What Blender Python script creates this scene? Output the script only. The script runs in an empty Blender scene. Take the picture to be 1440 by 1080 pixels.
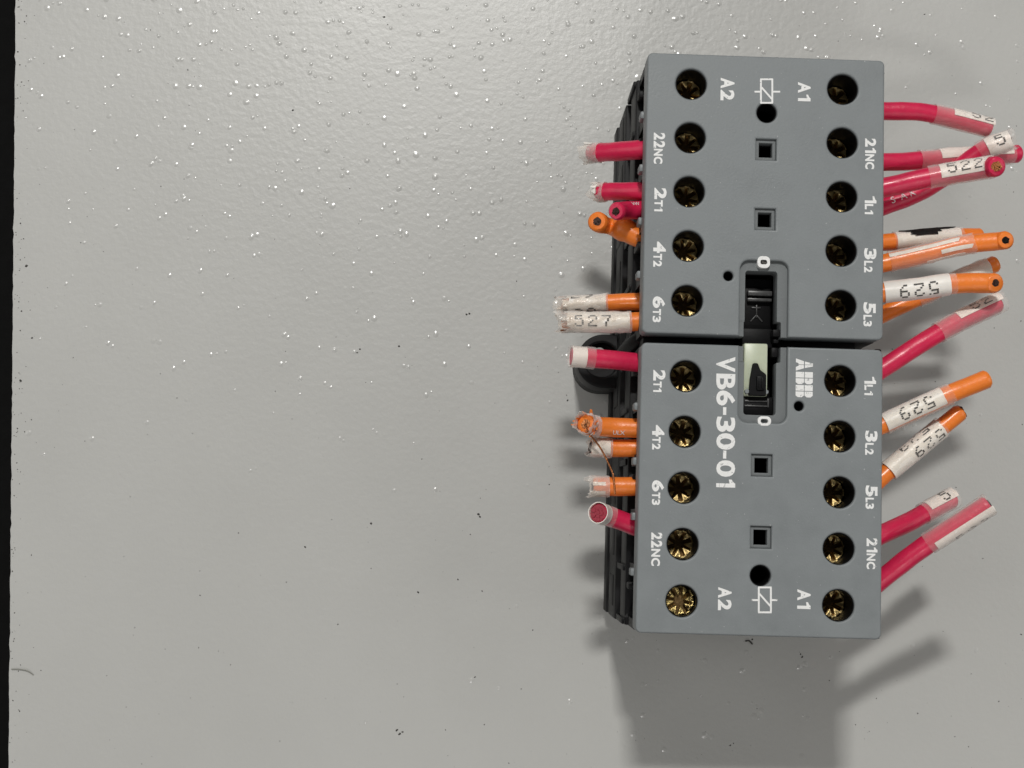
import bpy, bmesh, math, random
from mathutils import Vector, Matrix, noise
rnd = random.Random(11)
sc = bpy.context.scene
COL = sc.collection
# ------------------------------------------------------------------ camera, light, exposure (1 unit = 1 mm)
sc.unit_settings.system = 'METRIC'
sc.unit_settings.scale_length = 0.001
sc.unit_settings.length_unit = 'MILLIMETERS'
CAM = Vector((-32.0348, -72.789, 281.1954))
ROT = Matrix(((0.9994, -0.0309, -0.0144), (0.0295, 0.9955, -0.0905), (0.0171, 0.0901, 0.9958)))
FPX = 2000.0
cd = bpy.data.cameras.new('camera')
cam = bpy.data.objects.new('camera', cd)
COL.objects.link(cam)
cd.sensor_width = 36.0
cd.lens = 36.0 * FPX / 1440.0
cd.clip_start = 5.0
cd.clip_end = 5000.0
cam.matrix_world = Matrix.Translation(CAM) @ ROT.to_4x4()
sc.camera = cam

w = bpy.data.worlds.new('World')
sc.world = w
w.use_nodes = True
bg = w.node_tree.nodes['Background']
bg.inputs[0].default_value = (1.0, 0.985, 0.955, 1)
bg.inputs[1].default_value = 0.028

def area(name, loc, target, sx, sy, power, col):
    l = bpy.data.lights.new(name, 'AREA')
    l.shape = 'RECTANGLE'
    l.size, l.size_y, l.energy, l.color = sx, sy, power, col
    o = bpy.data.objects.new(name, l)
    COL.objects.link(o)
    o.location = loc
    o.rotation_euler = (Vector(target) - Vector(loc)).to_track_quat('-Z', 'Y').to_euler()
    return o
MID = Vector((10, -43, 20))
ldir = Vector((-5.2, 27.6, 48)).normalized()
area('ceiling_lamp', MID + ldir * 1500, MID, 125, 62, 1.2e7, (1.0, 0.985, 0.95))
ldir2 = Vector((-6, -30, 48)).normalized()
area('second_ceiling_lamp', MID + ldir2 * 1700, MID, 220, 90, 2.9e6, (1.0, 0.98, 0.95))
# added fill lamps that soften the shadows, broad and far, all round
for k, (dx, dy, pw) in enumerate(((-1.0, 0.1, 7.0e6), (1.0, 0.1, 7.0e6), (0.15, -1.0, 5.0e6), (-0.1, 1.0, 4.4e6))):
    d_ = Vector((dx, dy, 0.8)).normalized()
    area('fill_panel', MID + d_ * 2000, MID, 1300, 1300, pw, (1.0, 0.985, 0.955))
sc.view_settings.view_transform = 'Standard'
sc.view_settings.look = 'None'
sc.view_settings.exposure = 0.0
sc.view_settings.gamma = 1.0
sc.cycles.max_bounces = 8
sc.cycles.transparent_max_bounces = 16

# ------------------------------------------------------------------ helpers
def at(px, py, z):
    """a point of the place, at height z, from a pixel of the 1440 wide photograph"""
    d = ROT @ Vector(((px - 720) / FPX, -(py - 540) / FPX, -1.0))
    return CAM + d * ((z - CAM.z) / d.z)

def to_px(p):
    q = ROT.transposed() @ (Vector(p) - CAM)
    return 720 + FPX * q.x / -q.z, 540 - FPX * q.y / -q.z

def root_of(o):
    while o.parent:
        o = o.parent
    return o

def smooth(me, ang=35):
    me.polygons.foreach_set('use_smooth', [True] * len(me.polygons))
    me.set_sharp_from_angle(angle=math.radians(ang))

def obj(name, me, m, parent=None, ang=35):
    """one mesh object; mesh coordinates are given in the place's frame"""
    me.name = name
    if parent is not None:
        me.transform(Matrix.Translation(-root_of(parent).location))
    if ang:
        smooth(me, ang)
    me.materials.clear()
    for k in (m if isinstance(m, (list, tuple)) else [m]):
        me.materials.append(k)
    o = bpy.data.objects.new(name, me)
    COL.objects.link(o)
    if parent is not None:
        o.parent = parent
    return o

def thing(name, label, cat, loc, group=None):
    o = bpy.data.objects.new(name, None)
    o.empty_display_size = 3
    COL.objects.link(o)
    o.location = loc
    o['label'], o['category'] = label, cat
    if group:
        o['group'] = group
    return o

def bm_mesh(bm):
    me = bpy.data.meshes.new('m')
    bmesh.ops.recalc_face_normals(bm, faces=bm.faces)
    bm.to_mesh(me)
    bm.free()
    return me

def join(ms):
    bm = bmesh.new()
    for m in ms:
        bm.from_mesh(m)
        bpy.data.meshes.remove(m)
    me = bpy.data.meshes.new('m')
    bm.to_mesh(me)
    bm.free()
    return me

def from_curve(cu):
    o = bpy.data.objects.new('tmp', cu)
    COL.objects.link(o)
    dg = bpy.context.evaluated_depsgraph_get()
    me = bpy.data.meshes.new_from_object(o.evaluated_get(dg))
    bpy.data.objects.remove(o)
    bpy.data.curves.remove(cu)
    return me

def area2(p):
    return sum(p[i][0] * p[(i + 1) % len(p)][1] - p[(i + 1) % len(p)][0] * p[i][1] for i in range(len(p))) / 2

def circle(cx, cy, r, n=40):
    return [(cx + r * math.cos(2 * math.pi * i / n), cy + r * math.sin(2 * math.pi * i / n)) for i in range(n)]

def rect(x0, y0, x1, y1):
    return [(x0, y0), (x1, y0), (x1, y1), (x0, y1)]

def rounded(pts, rad, n=5):
    """round the corners of a polygon; rad is one number or one per corner"""
    out = []
    k = len(pts)
    for i in range(k):
        r = rad if not isinstance(rad, (list, tuple)) else rad[i]
        p, a, b = Vector(pts[i]), Vector(pts[i - 1]), Vector(pts[(i + 1) % k])
        if r <= 0:
            out.append(tuple(p))
            continue
        u, v = (a - p).normalized(), (b - p).normalized()
        half = u.angle(v) / 2
        t = r / math.tan(half)
        c = p + (u + v).normalized() * (r / math.sin(half))
        s, e = p + u * t - c, p + v * t - c
        a0 = math.atan2(s.y, s.x)
        da = math.atan2(e.y, e.x) - a0
        da = (da + math.pi) % (2 * math.pi) - math.pi
        for j in range(n + 1):
            q = a0 + da * j / n
            out.append((c.x + r * math.cos(q), c.y + r * math.sin(q)))
    return out

def slab(outline, holes, z0, z1, bev=0.25, res=2):
    """a plate with holes and softened edges"""
    cu = bpy.data.curves.new('tmp', 'CURVE')
    cu.dimensions = '2D'
    cu.fill_mode = 'BOTH'
    cu.extrude = (z1 - z0) / 2 - bev
    cu.bevel_depth = bev
    cu.bevel_resolution = res
    cu.offset = -bev
    for k, pts in enumerate([outline] + list(holes)):
        if (area2(pts) > 0) != (k == 0):
            pts = pts[::-1]
        s = cu.splines.new('POLY')
        s.points.add(len(pts) - 1)
        s.points.foreach_set('co', [c for p in pts for c in (p[0], p[1], 0, 1)])
        s.use_cyclic_u = True
    me = from_curve(cu)
    me.transform(Matrix.Translation((0, 0, (z0 + z1) / 2)))
    return me

def box(x0, x1, y0, y1, z0, z1, bev=0.2):
    bm = bmesh.new()
    bmesh.ops.create_cube(bm, size=1)
    for v in bm.verts:
        v.co = Vector(((x0 + x1) / 2 + v.co.x * (x1 - x0), (y0 + y1) / 2 + v.co.y * (y1 - y0), (z0 + z1) / 2 + v.co.z * (z1 - z0)))
    if bev:
        bmesh.ops.bevel(bm, geom=bm.edges[:], offset=bev, segments=2, profile=0.5, affect='EDGES')
    return bm_mesh(bm)

def text_mesh(s, x0, x1, y0, y1, z=48.0, weight=0.012, th=0.05):
    """printing that reads down the picture, fitted into the given box"""
    cu = bpy.data.curves.new('tmp', 'FONT')
    cu.body = s
    cu.size = 1
    cu.resolution_u = 4
    cu.offset = weight
    cu.extrude = 0.01
    me = from_curve(cu)
    me.transform(Matrix.Rotation(-math.pi / 2, 4, 'Z'))
    xs = [v.co.x for v in me.vertices]; ys = [v.co.y for v in me.vertices]; zs = [v.co.z for v in me.vertices]
    a0, a1, b0, b1, c0, c1 = min(xs), max(xs), min(ys), max(ys), min(zs), max(zs)
    for v in me.vertices:
        v.co = Vector((x0 + (v.co.x - a0) / (a1 - a0) * (x1 - x0), y0 + (v.co.y - b0) / (b1 - b0) * (y1 - y0),
                       z - th * 0.4 + (v.co.z - c0) / (c1 - c0) * th))
    return me

ADV = {'1': 0.62, '-': 0.62, 'L': 0.85, 'N': 1.05, 'C': 1.08}
def glyph(ch, x0, x1, y0, y1, weight):
    h, l = x1 - x0, y1 - y0
    if ch == '-':
        return slab([(x0 + 0.36 * h, y0), (x0 + 0.53 * h, y0), (x0 + 0.53 * h, y1), (x0 + 0.36 * h, y1)], [], 47.98, 48.03, 0.0, 0)
    if ch == '1':
        st = min(0.24 * h, l * 0.5)
        return slab([(x0, y0), (x0, y0 + st), (x0 + 0.70 * h, y0 + st), (x0 + 0.66 * h, y1), (x0 + 0.80 * h, y1), (x0 + 0.90 * h, y0 + st * 1.35), (x1, y0 + st * 1.0), (x1, y0)], [], 47.98, 48.03, 0.0, 0)
    return text_mesh(ch, x0, x1, y0, y1, weight=weight)

def px_word(parts, weight=0.04):
    """parts: (string, x0, x1, y0, y1) in the photograph's pixels, reading downwards"""
    out = []
    for s, x0, x1, y0, y1 in parts:
        a, b = at(x0, y1, 48), at(x1, y0, 48)
        L = b.y - a.y
        g = 0.14
        tot = sum(ADV.get(c, 1.0) for c in s) + g * (len(s) - 1)
        y = b.y
        for c in s:
            l = ADV.get(c, 1.0) / tot * L
            out.append(glyph(c, a.x, b.x, y - l, y, weight))
            y -= l + g / tot * L
    return join(out)

def px_text(s, x0, x1, y0, y1, **k):
    a, b = at(x0, y1, 48), at(x1, y0, 48)
    return text_mesh(s, a.x, b.x, a.y, b.y, **k)

# ------------------------------------------------------------------ materials
def mat(name, col, rough=0.5, metal=0.0, var=0.12, vscale=0.35, bump=0.0, bscale=3.0, spec=0.5, coat=0.0, scuff=None, sss=0.0, rvar=0.0):
    m = bpy.data.materials.new(name)
    m.use_nodes = True
    nt = m.node_tree
    b = nt.nodes['Principled BSDF']
    b.inputs['Roughness'].default_value = rough
    b.inputs['Metallic'].default_value = metal
    b.inputs['Specular IOR Level'].default_value = spec
    b.inputs['Coat Weight'].default_value = coat
    b.inputs['Coat Roughness'].default_value = 0.15
    if sss:
        b.inputs['Subsurface Weight'].default_value = sss
        b.inputs['Subsurface Radius'].default_value = (1, 0.8, 0.6)
        b.inputs['Subsurface Scale'].default_value = 0.6
    tc = nt.nodes.new('ShaderNodeTexCoord')
    n1 = nt.nodes.new('ShaderNodeTexNoise')
    n1.inputs['Scale'].default_value = vscale
    n1.inputs['Detail'].default_value = 6
    n1.inputs['Roughness'].default_value = 0.65
    nt.links.new(tc.outputs['Object'], n1.inputs['Vector'])
    mr = nt.nodes.new('ShaderNodeMapRange')
    mr.inputs[1].default_value = 0.25; mr.inputs[2].default_value = 0.75
    mr.inputs[3].default_value = 1 - var; mr.inputs[4].default_value = 1 + var
    nt.links.new(n1.outputs[0], mr.inputs[0])
    mul = nt.nodes.new('ShaderNodeMix')
    mul.data_type = 'RGBA'; mul.blend_type = 'MULTIPLY'
    mul.inputs[0].default_value = 1
    mul.inputs[6].default_value = (*col, 1)
    nt.links.new(mr.outputs[0], mul.inputs[7])
    out = mul.outputs[2]
    if scuff:
        n3 = nt.nodes.new('ShaderNodeTexNoise')
        n3.inputs['Scale'].default_value = scuff[1]
        n3.inputs['Detail'].default_value = 3
        nt.links.new(tc.outputs['Object'], n3.inputs['Vector'])
        cr = nt.nodes.new('ShaderNodeMapRange')
        cr.inputs[1].default_value = scuff[2]; cr.inputs[2].default_value = scuff[2] + 0.04
        nt.links.new(n3.outputs[0], cr.inputs[0])
        mx = nt.nodes.new('ShaderNodeMix')
        mx.data_type = 'RGBA'
        mx.inputs[7].default_value = (*scuff[0], 1)
        nt.links.new(cr.outputs[0], mx.inputs[0])
        nt.links.new(out, mx.inputs[6])
        out = mx.outputs[2]
    nt.links.new(out, b.inputs['Base Color'])
    if rvar:
        r2 = nt.nodes.new('ShaderNodeMapRange')
        r2.inputs[1].default_value = 0.3; r2.inputs[2].default_value = 0.7
        r2.inputs[3].default_value = rough - rvar; r2.inputs[4].default_value = rough + rvar
        nt.links.new(n1.outputs[0], r2.inputs[0])
        nt.links.new(r2.outputs[0], b.inputs['Roughness'])
    if bump:
        n2 = nt.nodes.new('ShaderNodeTexNoise')
        n2.inputs['Scale'].default_value = bscale
        n2.inputs['Detail'].default_value = 3
        nt.links.new(tc.outputs['Object'], n2.inputs['Vector'])
        bp = nt.nodes.new('ShaderNodeBump')
        bp.inputs['Strength'].default_value = 1.0
        bp.inputs['Distance'].default_value = bump
        nt.links.new(n2.outputs[0], bp.inputs['Height'])
        nt.links.new(bp.outputs[0], b.inputs['Normal'])
    return m

def clear_mat(name, tint, gloss=0.45, haze=0.03):
    m = bpy.data.materials.new(name)
    m.use_nodes = True
    nt = m.node_tree
    b = nt.nodes['Principled BSDF']
    b.inputs['Base Color'].default_value = (0.95, 0.93, 0.9, 1)
    b.inputs['Roughness'].default_value = 0.12
    tr = nt.nodes.new('ShaderNodeBsdfTransparent')
    tr.inputs[0].default_value = (*tint, 1)
    fr = nt.nodes.new('ShaderNodeLayerWeight')
    fr.inputs[0].default_value = 0.35
    mr = nt.nodes.new('ShaderNodeMapRange')
    mr.inputs[3].default_value = haze; mr.inputs[4].default_value = gloss
    nt.links.new(fr.outputs['Facing'], mr.inputs[0])
    tc = nt.nodes.new('ShaderNodeTexCoord')
    n2 = nt.nodes.new('ShaderNodeTexNoise')
    n2.inputs['Scale'].default_value = 0.9
    nt.links.new(tc.outputs['Object'], n2.inputs['Vector'])
    bp = nt.nodes.new('ShaderNodeBump')
    bp.inputs['Distance'].default_value = 0.25
    nt.links.new(n2.outputs[0], bp.inputs['Height'])
    nt.links.new(bp.outputs[0], b.inputs['Normal'])
    mx = nt.nodes.new('ShaderNodeMixShader')
    nt.links.new(mr.outputs[0], mx.inputs[0])
    nt.links.new(tr.outputs[0], mx.inputs[1])
    nt.links.new(b.outputs[0], mx.inputs[2])
    nt.links.new(mx.outputs[0], nt.nodes['Material Output'].inputs['Surface'])
    return m

M = dict(
    plate=mat('painted_steel', (0.462, 0.462, 0.445), 0.37, var=0.025, vscale=0.02, bump=0.065, bscale=0.85, spec=0.5, rvar=0.05),
    bumpm=mat('paint_blister', (0.472, 0.472, 0.455), 0.22, var=0.02, spec=0.6),
    speck=mat('dirt', (0.06, 0.057, 0.052), 0.8, var=0.5, vscale=0.5),
    table=mat('dark_tabletop_surface', (0.003, 0.003, 0.003), 0.9, spec=0.15, var=0.3, bump=0.2, bscale=0.7),
    cover=mat('grey_moulding', (0.200, 0.217, 0.224), 0.5, rvar=0.09, var=0.07, vscale=0.16, bump=0.035, bscale=3.2, spec=0.45, scuff=((0.42, 0.43, 0.43), 2.4, 0.725)),
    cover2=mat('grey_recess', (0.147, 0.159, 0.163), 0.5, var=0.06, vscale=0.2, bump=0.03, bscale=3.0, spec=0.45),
    black=mat('black_moulding', (0.0045, 0.0045, 0.005), 0.48, spec=0.16, var=0.25, vscale=0.2, bump=0.02, bscale=2.0, scuff=((0.04, 0.04, 0.04), 0.5, 0.72)),
    black2=mat('black_moulding_worn', (0.011, 0.011, 0.0115), 0.52, spec=0.22, var=0.3, vscale=0.3, bump=0.04, bscale=1.2),
    white=mat('white_print', (0.80, 0.80, 0.79), 0.6, var=0.05, vscale=1.2, scuff=((0.45, 0.46, 0.46), 2.2, 0.64)),
    brass=mat('brass', (0.80, 0.60, 0.27), 0.42, 0.82, var=0.3, vscale=0.9, bump=0.25, bscale=1.3, rvar=0.15),
    oldbrass=mat('mottled_brass', (0.46, 0.35, 0.14), 0.34, 0.9, var=0.55, vscale=1.1, bump=0.4, bscale=1.2, rvar=0.15, scuff=((0.10, 0.07, 0.03), 0.9, 0.56)),
    edge=mat('highlit_black_plastic', (0.055, 0.055, 0.055), 0.35, var=0.5, vscale=1.2),  # highlight lines on the slide ribs and arrow, put into a lighter black
    slotshade=mat('slot_shade_brass', (0.20, 0.13, 0.06), 0.5, 1.0, var=0.4, vscale=0.8, bump=0.06, bscale=2.2),  # shade inside the screw slots, put into a darker brass
    red=mat('red_insulation', (0.65, 0.018, 0.080), 0.36, var=0.10, vscale=0.5, bump=0.05, bscale=1.6, coat=0.15, sss=0.1),
    darkred=mat('dark_red_insulation', (0.30, 0.014, 0.035), 0.4, var=0.15, vscale=0.8, bump=0.08, bscale=1.6),
    orange=mat('orange_insulation', (0.88, 0.225, 0.03), 0.36, var=0.08, vscale=0.5, bump=0.05, bscale=1.6, coat=0.15, sss=0.1),
    copper=mat('copper', (0.50, 0.20, 0.08), 0.4, 0.9, var=0.5, vscale=1.5, bump=0.15, bscale=3),
    darkcore=mat('dark_core', (0.05, 0.025, 0.018), 0.5, 0.4, var=0.5, vscale=1.5, bump=0.2, bscale=3),
    paper=mat('label_film_and_glint', (0.88, 0.83, 0.765), 0.42, var=0.05, vscale=0.4, bump=0.06, bscale=1.0, sss=0.1),  # white of the labels, also of painted highlights on film
    ink=mat('label_ink', (0.06, 0.055, 0.05), 0.6, var=0.4, vscale=2),
    smear=mat('black_smear', (0.012, 0.01, 0.009), 0.75, spec=0.15, var=0.4, vscale=2),
    cream=mat('cream_plastic', (0.50, 0.54, 0.41), 0.35, var=0.06, vscale=0.5, sss=0.3),
    fibre=mat('lint', (0.25, 0.25, 0.22), 0.7),
    clear=clear_mat('clear_film', (0.985, 0.98, 0.97)),
    clearpink=clear_mat('clear_film_pinkish', (0.985, 0.97, 0.965), 0.42, 0.04),
    crump=clear_mat('crumpled_film', (0.96, 0.94, 0.92), 0.7, 0.13),
)

# ------------------------------------------------------------------ setting: painted sheet, what lies under it
def plate():
    bm = bmesh.new()
    top, bot = [], []
    L0, L1 = at(22, 0, 0), at(12, 1080, 0)
    d = (L1 - L0)
    A, B = L0 - d * 0.5, L1 + d * 0.5
    n = 260
    for i in range(n + 1):
        p = A.lerp(B, i / n)
        j = 0.22 * noise.noise((i * 0.9, 3.1, 0)) + 0.12 * noise.noise((i * 0.23, 9.1, 0))
        top.append(bm.verts.new((p.x + j, p.y, 0)))
        bot.append(bm.verts.new((p.x + j - 0.15, p.y, -2.0)))
    r = [bm.verts.new((230, B.y, 0)), bm.verts.new((230, A.y, 0))]
    rb = [bm.verts.new((230, B.y, -2)), bm.verts.new((230, A.y, -2))]
    bm.faces.new(top + r)
    bm.faces.new((bot + rb)[::-1])
    for i in range(n):
        bm.faces.new((top[i], bot[i], bot[i + 1], top[i + 1]))
    bm.faces.new((top[-1], bot[-1], rb[0], r[0]))
    bm.faces.new((r[0], rb[0], rb[1], r[1]))
    bm.faces.new((r[1], rb[1], bot[0], top[0]))
    return bm_mesh(bm)
pl = obj('metal_plate', plate(), M['plate'], None, 30)
pl['kind'] = 'structure'
bmt = bmesh.new()
bmesh.ops.create_grid(bmt, x_segments=8, y_segments=8, size=900)
for v in bmt.verts:
    v.co.z = -22
tb = obj('tabletop', bm_mesh(bmt), M['table'])
tb['kind'] = 'structure'

def density(x, y):          # blisters per 100 px square, as the photograph shows them
    d = 17.0 * max(0.0, 1 - y / 760.0) ** 1.4
    if x < 260:
        d *= 0.30 + 0.6 * (x / 260.0)
    if x > 900:
        d *= 0.75 if y < 130 else 0.45
    if x > 1230:
        d *= 0.5
    if 860 < x < 1170 and y > 890:
        d += 4.0
    return d + 0.35
def blisters():
    bm = bmesh.new()
    for gx in range(0, 1500, 50):
        for gy in range(-50, 1150, 50):
            lam = density(gx + 25, gy + 25) / 4 * 1.05
            k = int(lam) + (1 if rnd.random() < lam - int(lam) else 0)
            for _ in range(k):
                px, py = gx + rnd.random() * 50, gy + rnd.random() * 50
                if px < 32:
                    continue
                group = 1 if rnd.random() > 0.16 else 2
                for q in range(group):
                    p = at(px + q * rnd.uniform(5, 9), py + q * rnd.uniform(-4, 6), 0)
                    rr = rnd.choice((0.24, 0.3, 0.36, 0.42, 0.48, 0.53)) * rnd.uniform(0.85, 1.1)
                    hh = rr * rnd.choice((0.10, 0.14, 0.17, 0.20, 0.23, 0.28))
                    sx, a = rnd.uniform(0.85, 1.25), rnd.uniform(0, 3.14)
                    rings = []
                    for (u, h) in ((1.25, -0.02), (1.02, 0.10), (0.75, 0.44), (0.42, 0.83)):
                        ring = []
                        for t in range(10):
                            th = t * math.tau / 10
                            lx, ly = u * rr * sx * math.cos(th), u * rr * math.sin(th)
                            ring.append(bm.verts.new((p.x + lx * math.cos(a) - ly * math.sin(a), p.y + lx * math.sin(a) + ly * math.cos(a), hh * h if h > 0 else -0.01)))
                        rings.append(ring)
                    top = bm.verts.new((p.x, p.y, hh))
                    for ra, rb in zip(rings, rings[1:]):
                        for t in range(10):
                            bm.faces.new((ra[t], ra[(t + 1) % 10], rb[(t + 1) % 10], rb[t]))
                    for t in range(10):
                        bm.faces.new((rings[-1][t], rings[-1][(t + 1) % 10], top))
    return bm_mesh(bm)
o = obj('paint_blisters', blisters(), M['bumpm'], pl, 80)
o['kind'] = 'stuff'

def specks():
    bm = bmesh.new()
    def flake(px, py, r):
        p = at(px, py, 0.02)
        n = rnd.randint(5, 8)
        e, a = rnd.uniform(0.5, 1), rnd.uniform(0, 3.14)
        ring = []
        for t in range(n):
            th = t * math.tau / n
            k = r * rnd.uniform(0.45, 0.85)
            lx, ly = k * math.cos(th), k * e * math.sin(th)
            ring.append(bm.verts.new((p.x + lx * math.cos(a) - ly * math.sin(a), p.y + lx * math.sin(a) + ly * math.cos(a), 0.006)))
        c = bm.verts.new((p.x, p.y, 0.006 + r * 0.5))
        for t in range(n):
            bm.faces.new((ring[t], ring[(t + 1) % n], c))
    for _ in range(330):
        flake(rnd.uniform(30, 1440), rnd.uniform(-10, 1090), rnd.choice((0.09, 0.11, 0.13, 0.16, 0.2)))
    for _ in range(260):
        flake(rnd.uniform(30, 1440), rnd.uniform(-10, 1090), rnd.choice((0.05, 0.07, 0.09)))
    for _ in range(130):
        y = rnd.uniform(-10, 1090)
        flake(22 - y / 108 + abs(rnd.gauss(0, 9)) + 1, y, rnd.choice((0.1, 0.14, 0.2, 0.26)))
    for x, y, r in ((264, 98, .3), (300 + 650 / 3.6, 300 + 690 / 3.6, .0), (506, 491, .36), (502, 496, .3), (561, 487, .32), (656, 442, .4), (660, 441, .35),
                    (412, 155, .38), (37, 374, .5), (45, 475, .45), (29, 535, .5), (429, 769, .4), (522, 736, .35), (673, 723, .45), (675, 727, .4),
                    (558, 1027, .5), (562, 1032, .55), (566, 1029, .5), (475, 878, .3), (678, 831, .3), (644, 815, .3), (798, 563, .4), (540, 24, .35),
                    (1058, 899, .3), (1126, 920, .3), (1128, 924, .35), (1027, 1048, .3), (1300, 20, .3), (1436, 892, .3), (668, 952, .35), (588, 833, .33)):
        if r:
            flake(x, y, r)
    return bm_mesh(bm)
o = obj('dirt_specks', specks(), M['speck'], pl, 0)
o['kind'] = 'stuff'

# ------------------------------------------------------------------ tubes (wires, sleeves, fibres)
def spline(pts, step=0.35):
    P = [Vector(p) for p in pts]
    P = [P[0] * 2 - P[1]] + P + [P[-1] * 2 - P[-2]]
    out = []
    for i in range(1, len(P) - 2):
        a, b, c, d = P[i - 1:i + 3]
        n = max(2, int((c - b).length / step))
        for j in range(n):
            t = j / n
            out.append(0.5 * (2 * b + (c - a) * t + (2 * a - 5 * b + 4 * c - d) * t * t + (3 * b - a - 3 * c + d) * t ** 3))
    out.append(P[-2].copy())
    return out

class Path:
    def __init__(self, pts, step=0.35):
        self.p = spline(pts, step)
        self.s = [0.0]
        for a, b in zip(self.p, self.p[1:]):
            self.s.append(self.s[-1] + (b - a).length)
        self.L = self.s[-1]
    def frame(self, s):
        s = min(max(s, 0.0), self.L - 1e-5)
        i = 0
        while i < len(self.s) - 2 and self.s[i + 1] <= s:
            i += 1
        def tan(k):
            a, b = self.p[max(0, k - 1)], self.p[min(len(self.p) - 1, k + 1)]
            return (b - a).normalized()
        t = (s - self.s[i]) / (self.s[i + 1] - self.s[i])
        T = tan(i).lerp(tan(i + 1), t).normalized()
        N = (Vector((0, 0, 1)) - T * T.z)
        if N.length < 1e-3:
            N = Vector((0, 1, 0))
        N.normalize()
        return self.p[i].lerp(self.p[i + 1], t), T, N, N.cross(T)
    def point(self, s, th, r):
        c, T, N, B = self.frame(s)
        return c + (N * math.cos(th) + B * math.sin(th)) * r
    def s_at_px(self, px):
        best = min(range(len(self.p)), key=lambda i: abs(to_px(self.p[i])[0] - px) - 1e-3 * i)
        return self.s[best]

def sweep(path, s0, s1, rf, th0=0.0, th1=math.tau, seg=22, step=0.4, cap=(True, True), wall=0.0, ragged=0.0, seed=0.0, rag0=0.0):
    """a skin round a path; rf(s, theta) is its radius; wall > 0 makes it a shell; ragged makes the far end uneven"""
    bm = bmesh.new()
    closed = th1 - th0 > math.tau - 1e-4
    n = max(3, int((s1 - s0) / step))
    cols = seg if closed else seg + 1
    def skin(off):
        rows = []
        for i in range(n + 1):
            row = []
            for k in range(cols):
                th = th0 + (th1 - th0) * k / seg
                e = s1 + ragged * noise.noise((math.cos(th) * 2.2 + seed, math.sin(th) * 2.2, seed)) * 1.6 if ragged else s1
                b = s0 + rag0 * noise.noise((math.cos(th) * 6.0 + seed, math.sin(th) * 6.0, seed + 3)) * 1.6 if rag0 else s0
                s = b + (e - b) * i / n
                over = max(0.0, s - path.L)
                p = path.point(s, th, rf(s, th) + off)
                if over:
                    p = p + path.frame(path.L)[1] * over
                row.append(bm.verts.new(p))
            rows.append(row)
        for a, b in zip(rows, rows[1:]):
            for k in range(cols if closed else cols - 1):
                bm.faces.new((a[k], a[(k + 1) % cols], b[(k + 1) % cols], b[k]))
        return rows
    R = skin(0)
    if wall:
        Q = skin(-wall)
        for i in (0, n):
            for k in range(cols if closed else cols - 1):
                bm.faces.new((R[i][k], R[i][(k + 1) % cols], Q[i][(k + 1) % cols], Q[i][k]))
        if not closed:
            for k in (0, cols - 1):
                for i in range(n):
                    bm.faces.new((R[i][k], R[i + 1][k], Q[i + 1][k], Q[i][k]))
    else:
        if cap[0]:
            bm.faces.new(R[0])
        if cap[1]:
            bm.faces.new(R[-1])
    return bm_mesh(bm)

DOTS = {'5': ('11111', '10000', '11110', '00001', '00001', '10001', '01110'), '2': ('01110', '10001', '00001', '00110', '01000', '10000', '11111'),
        '6': ('00110', '01000', '10000', '11110', '10001', '10001', '01110'), '7': ('11111', '00001', '00010', '00010', '00100', '00100', '00100'),
        '9': ('01110', '10001', '10001', '01111', '00001', '00010', '01100')}
def dot_print(path, s, th_c, r, text, hgt=2.3, wid=1.55, gap=0.75, drop=0.05, outward=1, centre=None):
    """dot matrix digits wrapped on a sleeve; reads left to right in the place's +X direction"""
    bm = bmesh.new()
    total = len(text) * wid + (len(text) - 1) * gap
    for ci, ch in enumerate(text):
        for row, line in enumerate(DOTS[ch]):
            for c, bit in enumerate(line):
                if bit == '0' or rnd.random() < drop:
                    continue
                u = -total / 2 + ci * (wid + gap) + (c + 0.5) / 5 * wid
                v = hgt / 2 - (row + 0.5) / 7 * hgt
                du, dv = wid / 10 * 1.02, hgt / 14 * 0.75
                q = []
                for (x, y) in ((-du, -dv), (du, -dv), (du, dv), (-du, dv)):
                    q.append(bm.verts.new(path.point(s + outward * (u + x), th_c + outward * (v + y) / r, r + 0.03)))
                bm.faces.new(q)
    return bm_mesh(bm)

def font_print(path, s, th_c, r, text, hgt, outward=1, weight=0.0):
    cu = bpy.data.curves.new('tmp', 'FONT')
    cu.body = text; cu.size = 1; cu.resolution_u = 3; cu.offset = weight
    cu.align_x = 'CENTER'; cu.align_y = 'CENTER'
    me = from_curve(cu)
    for v in me.vertices:
        u, y = v.co.x * hgt * 1.4, v.co.y * hgt * 1.4
        v.co = path.point(s + outward * u, th_c + outward * y / r, r + 0.03)
    return me

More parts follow.
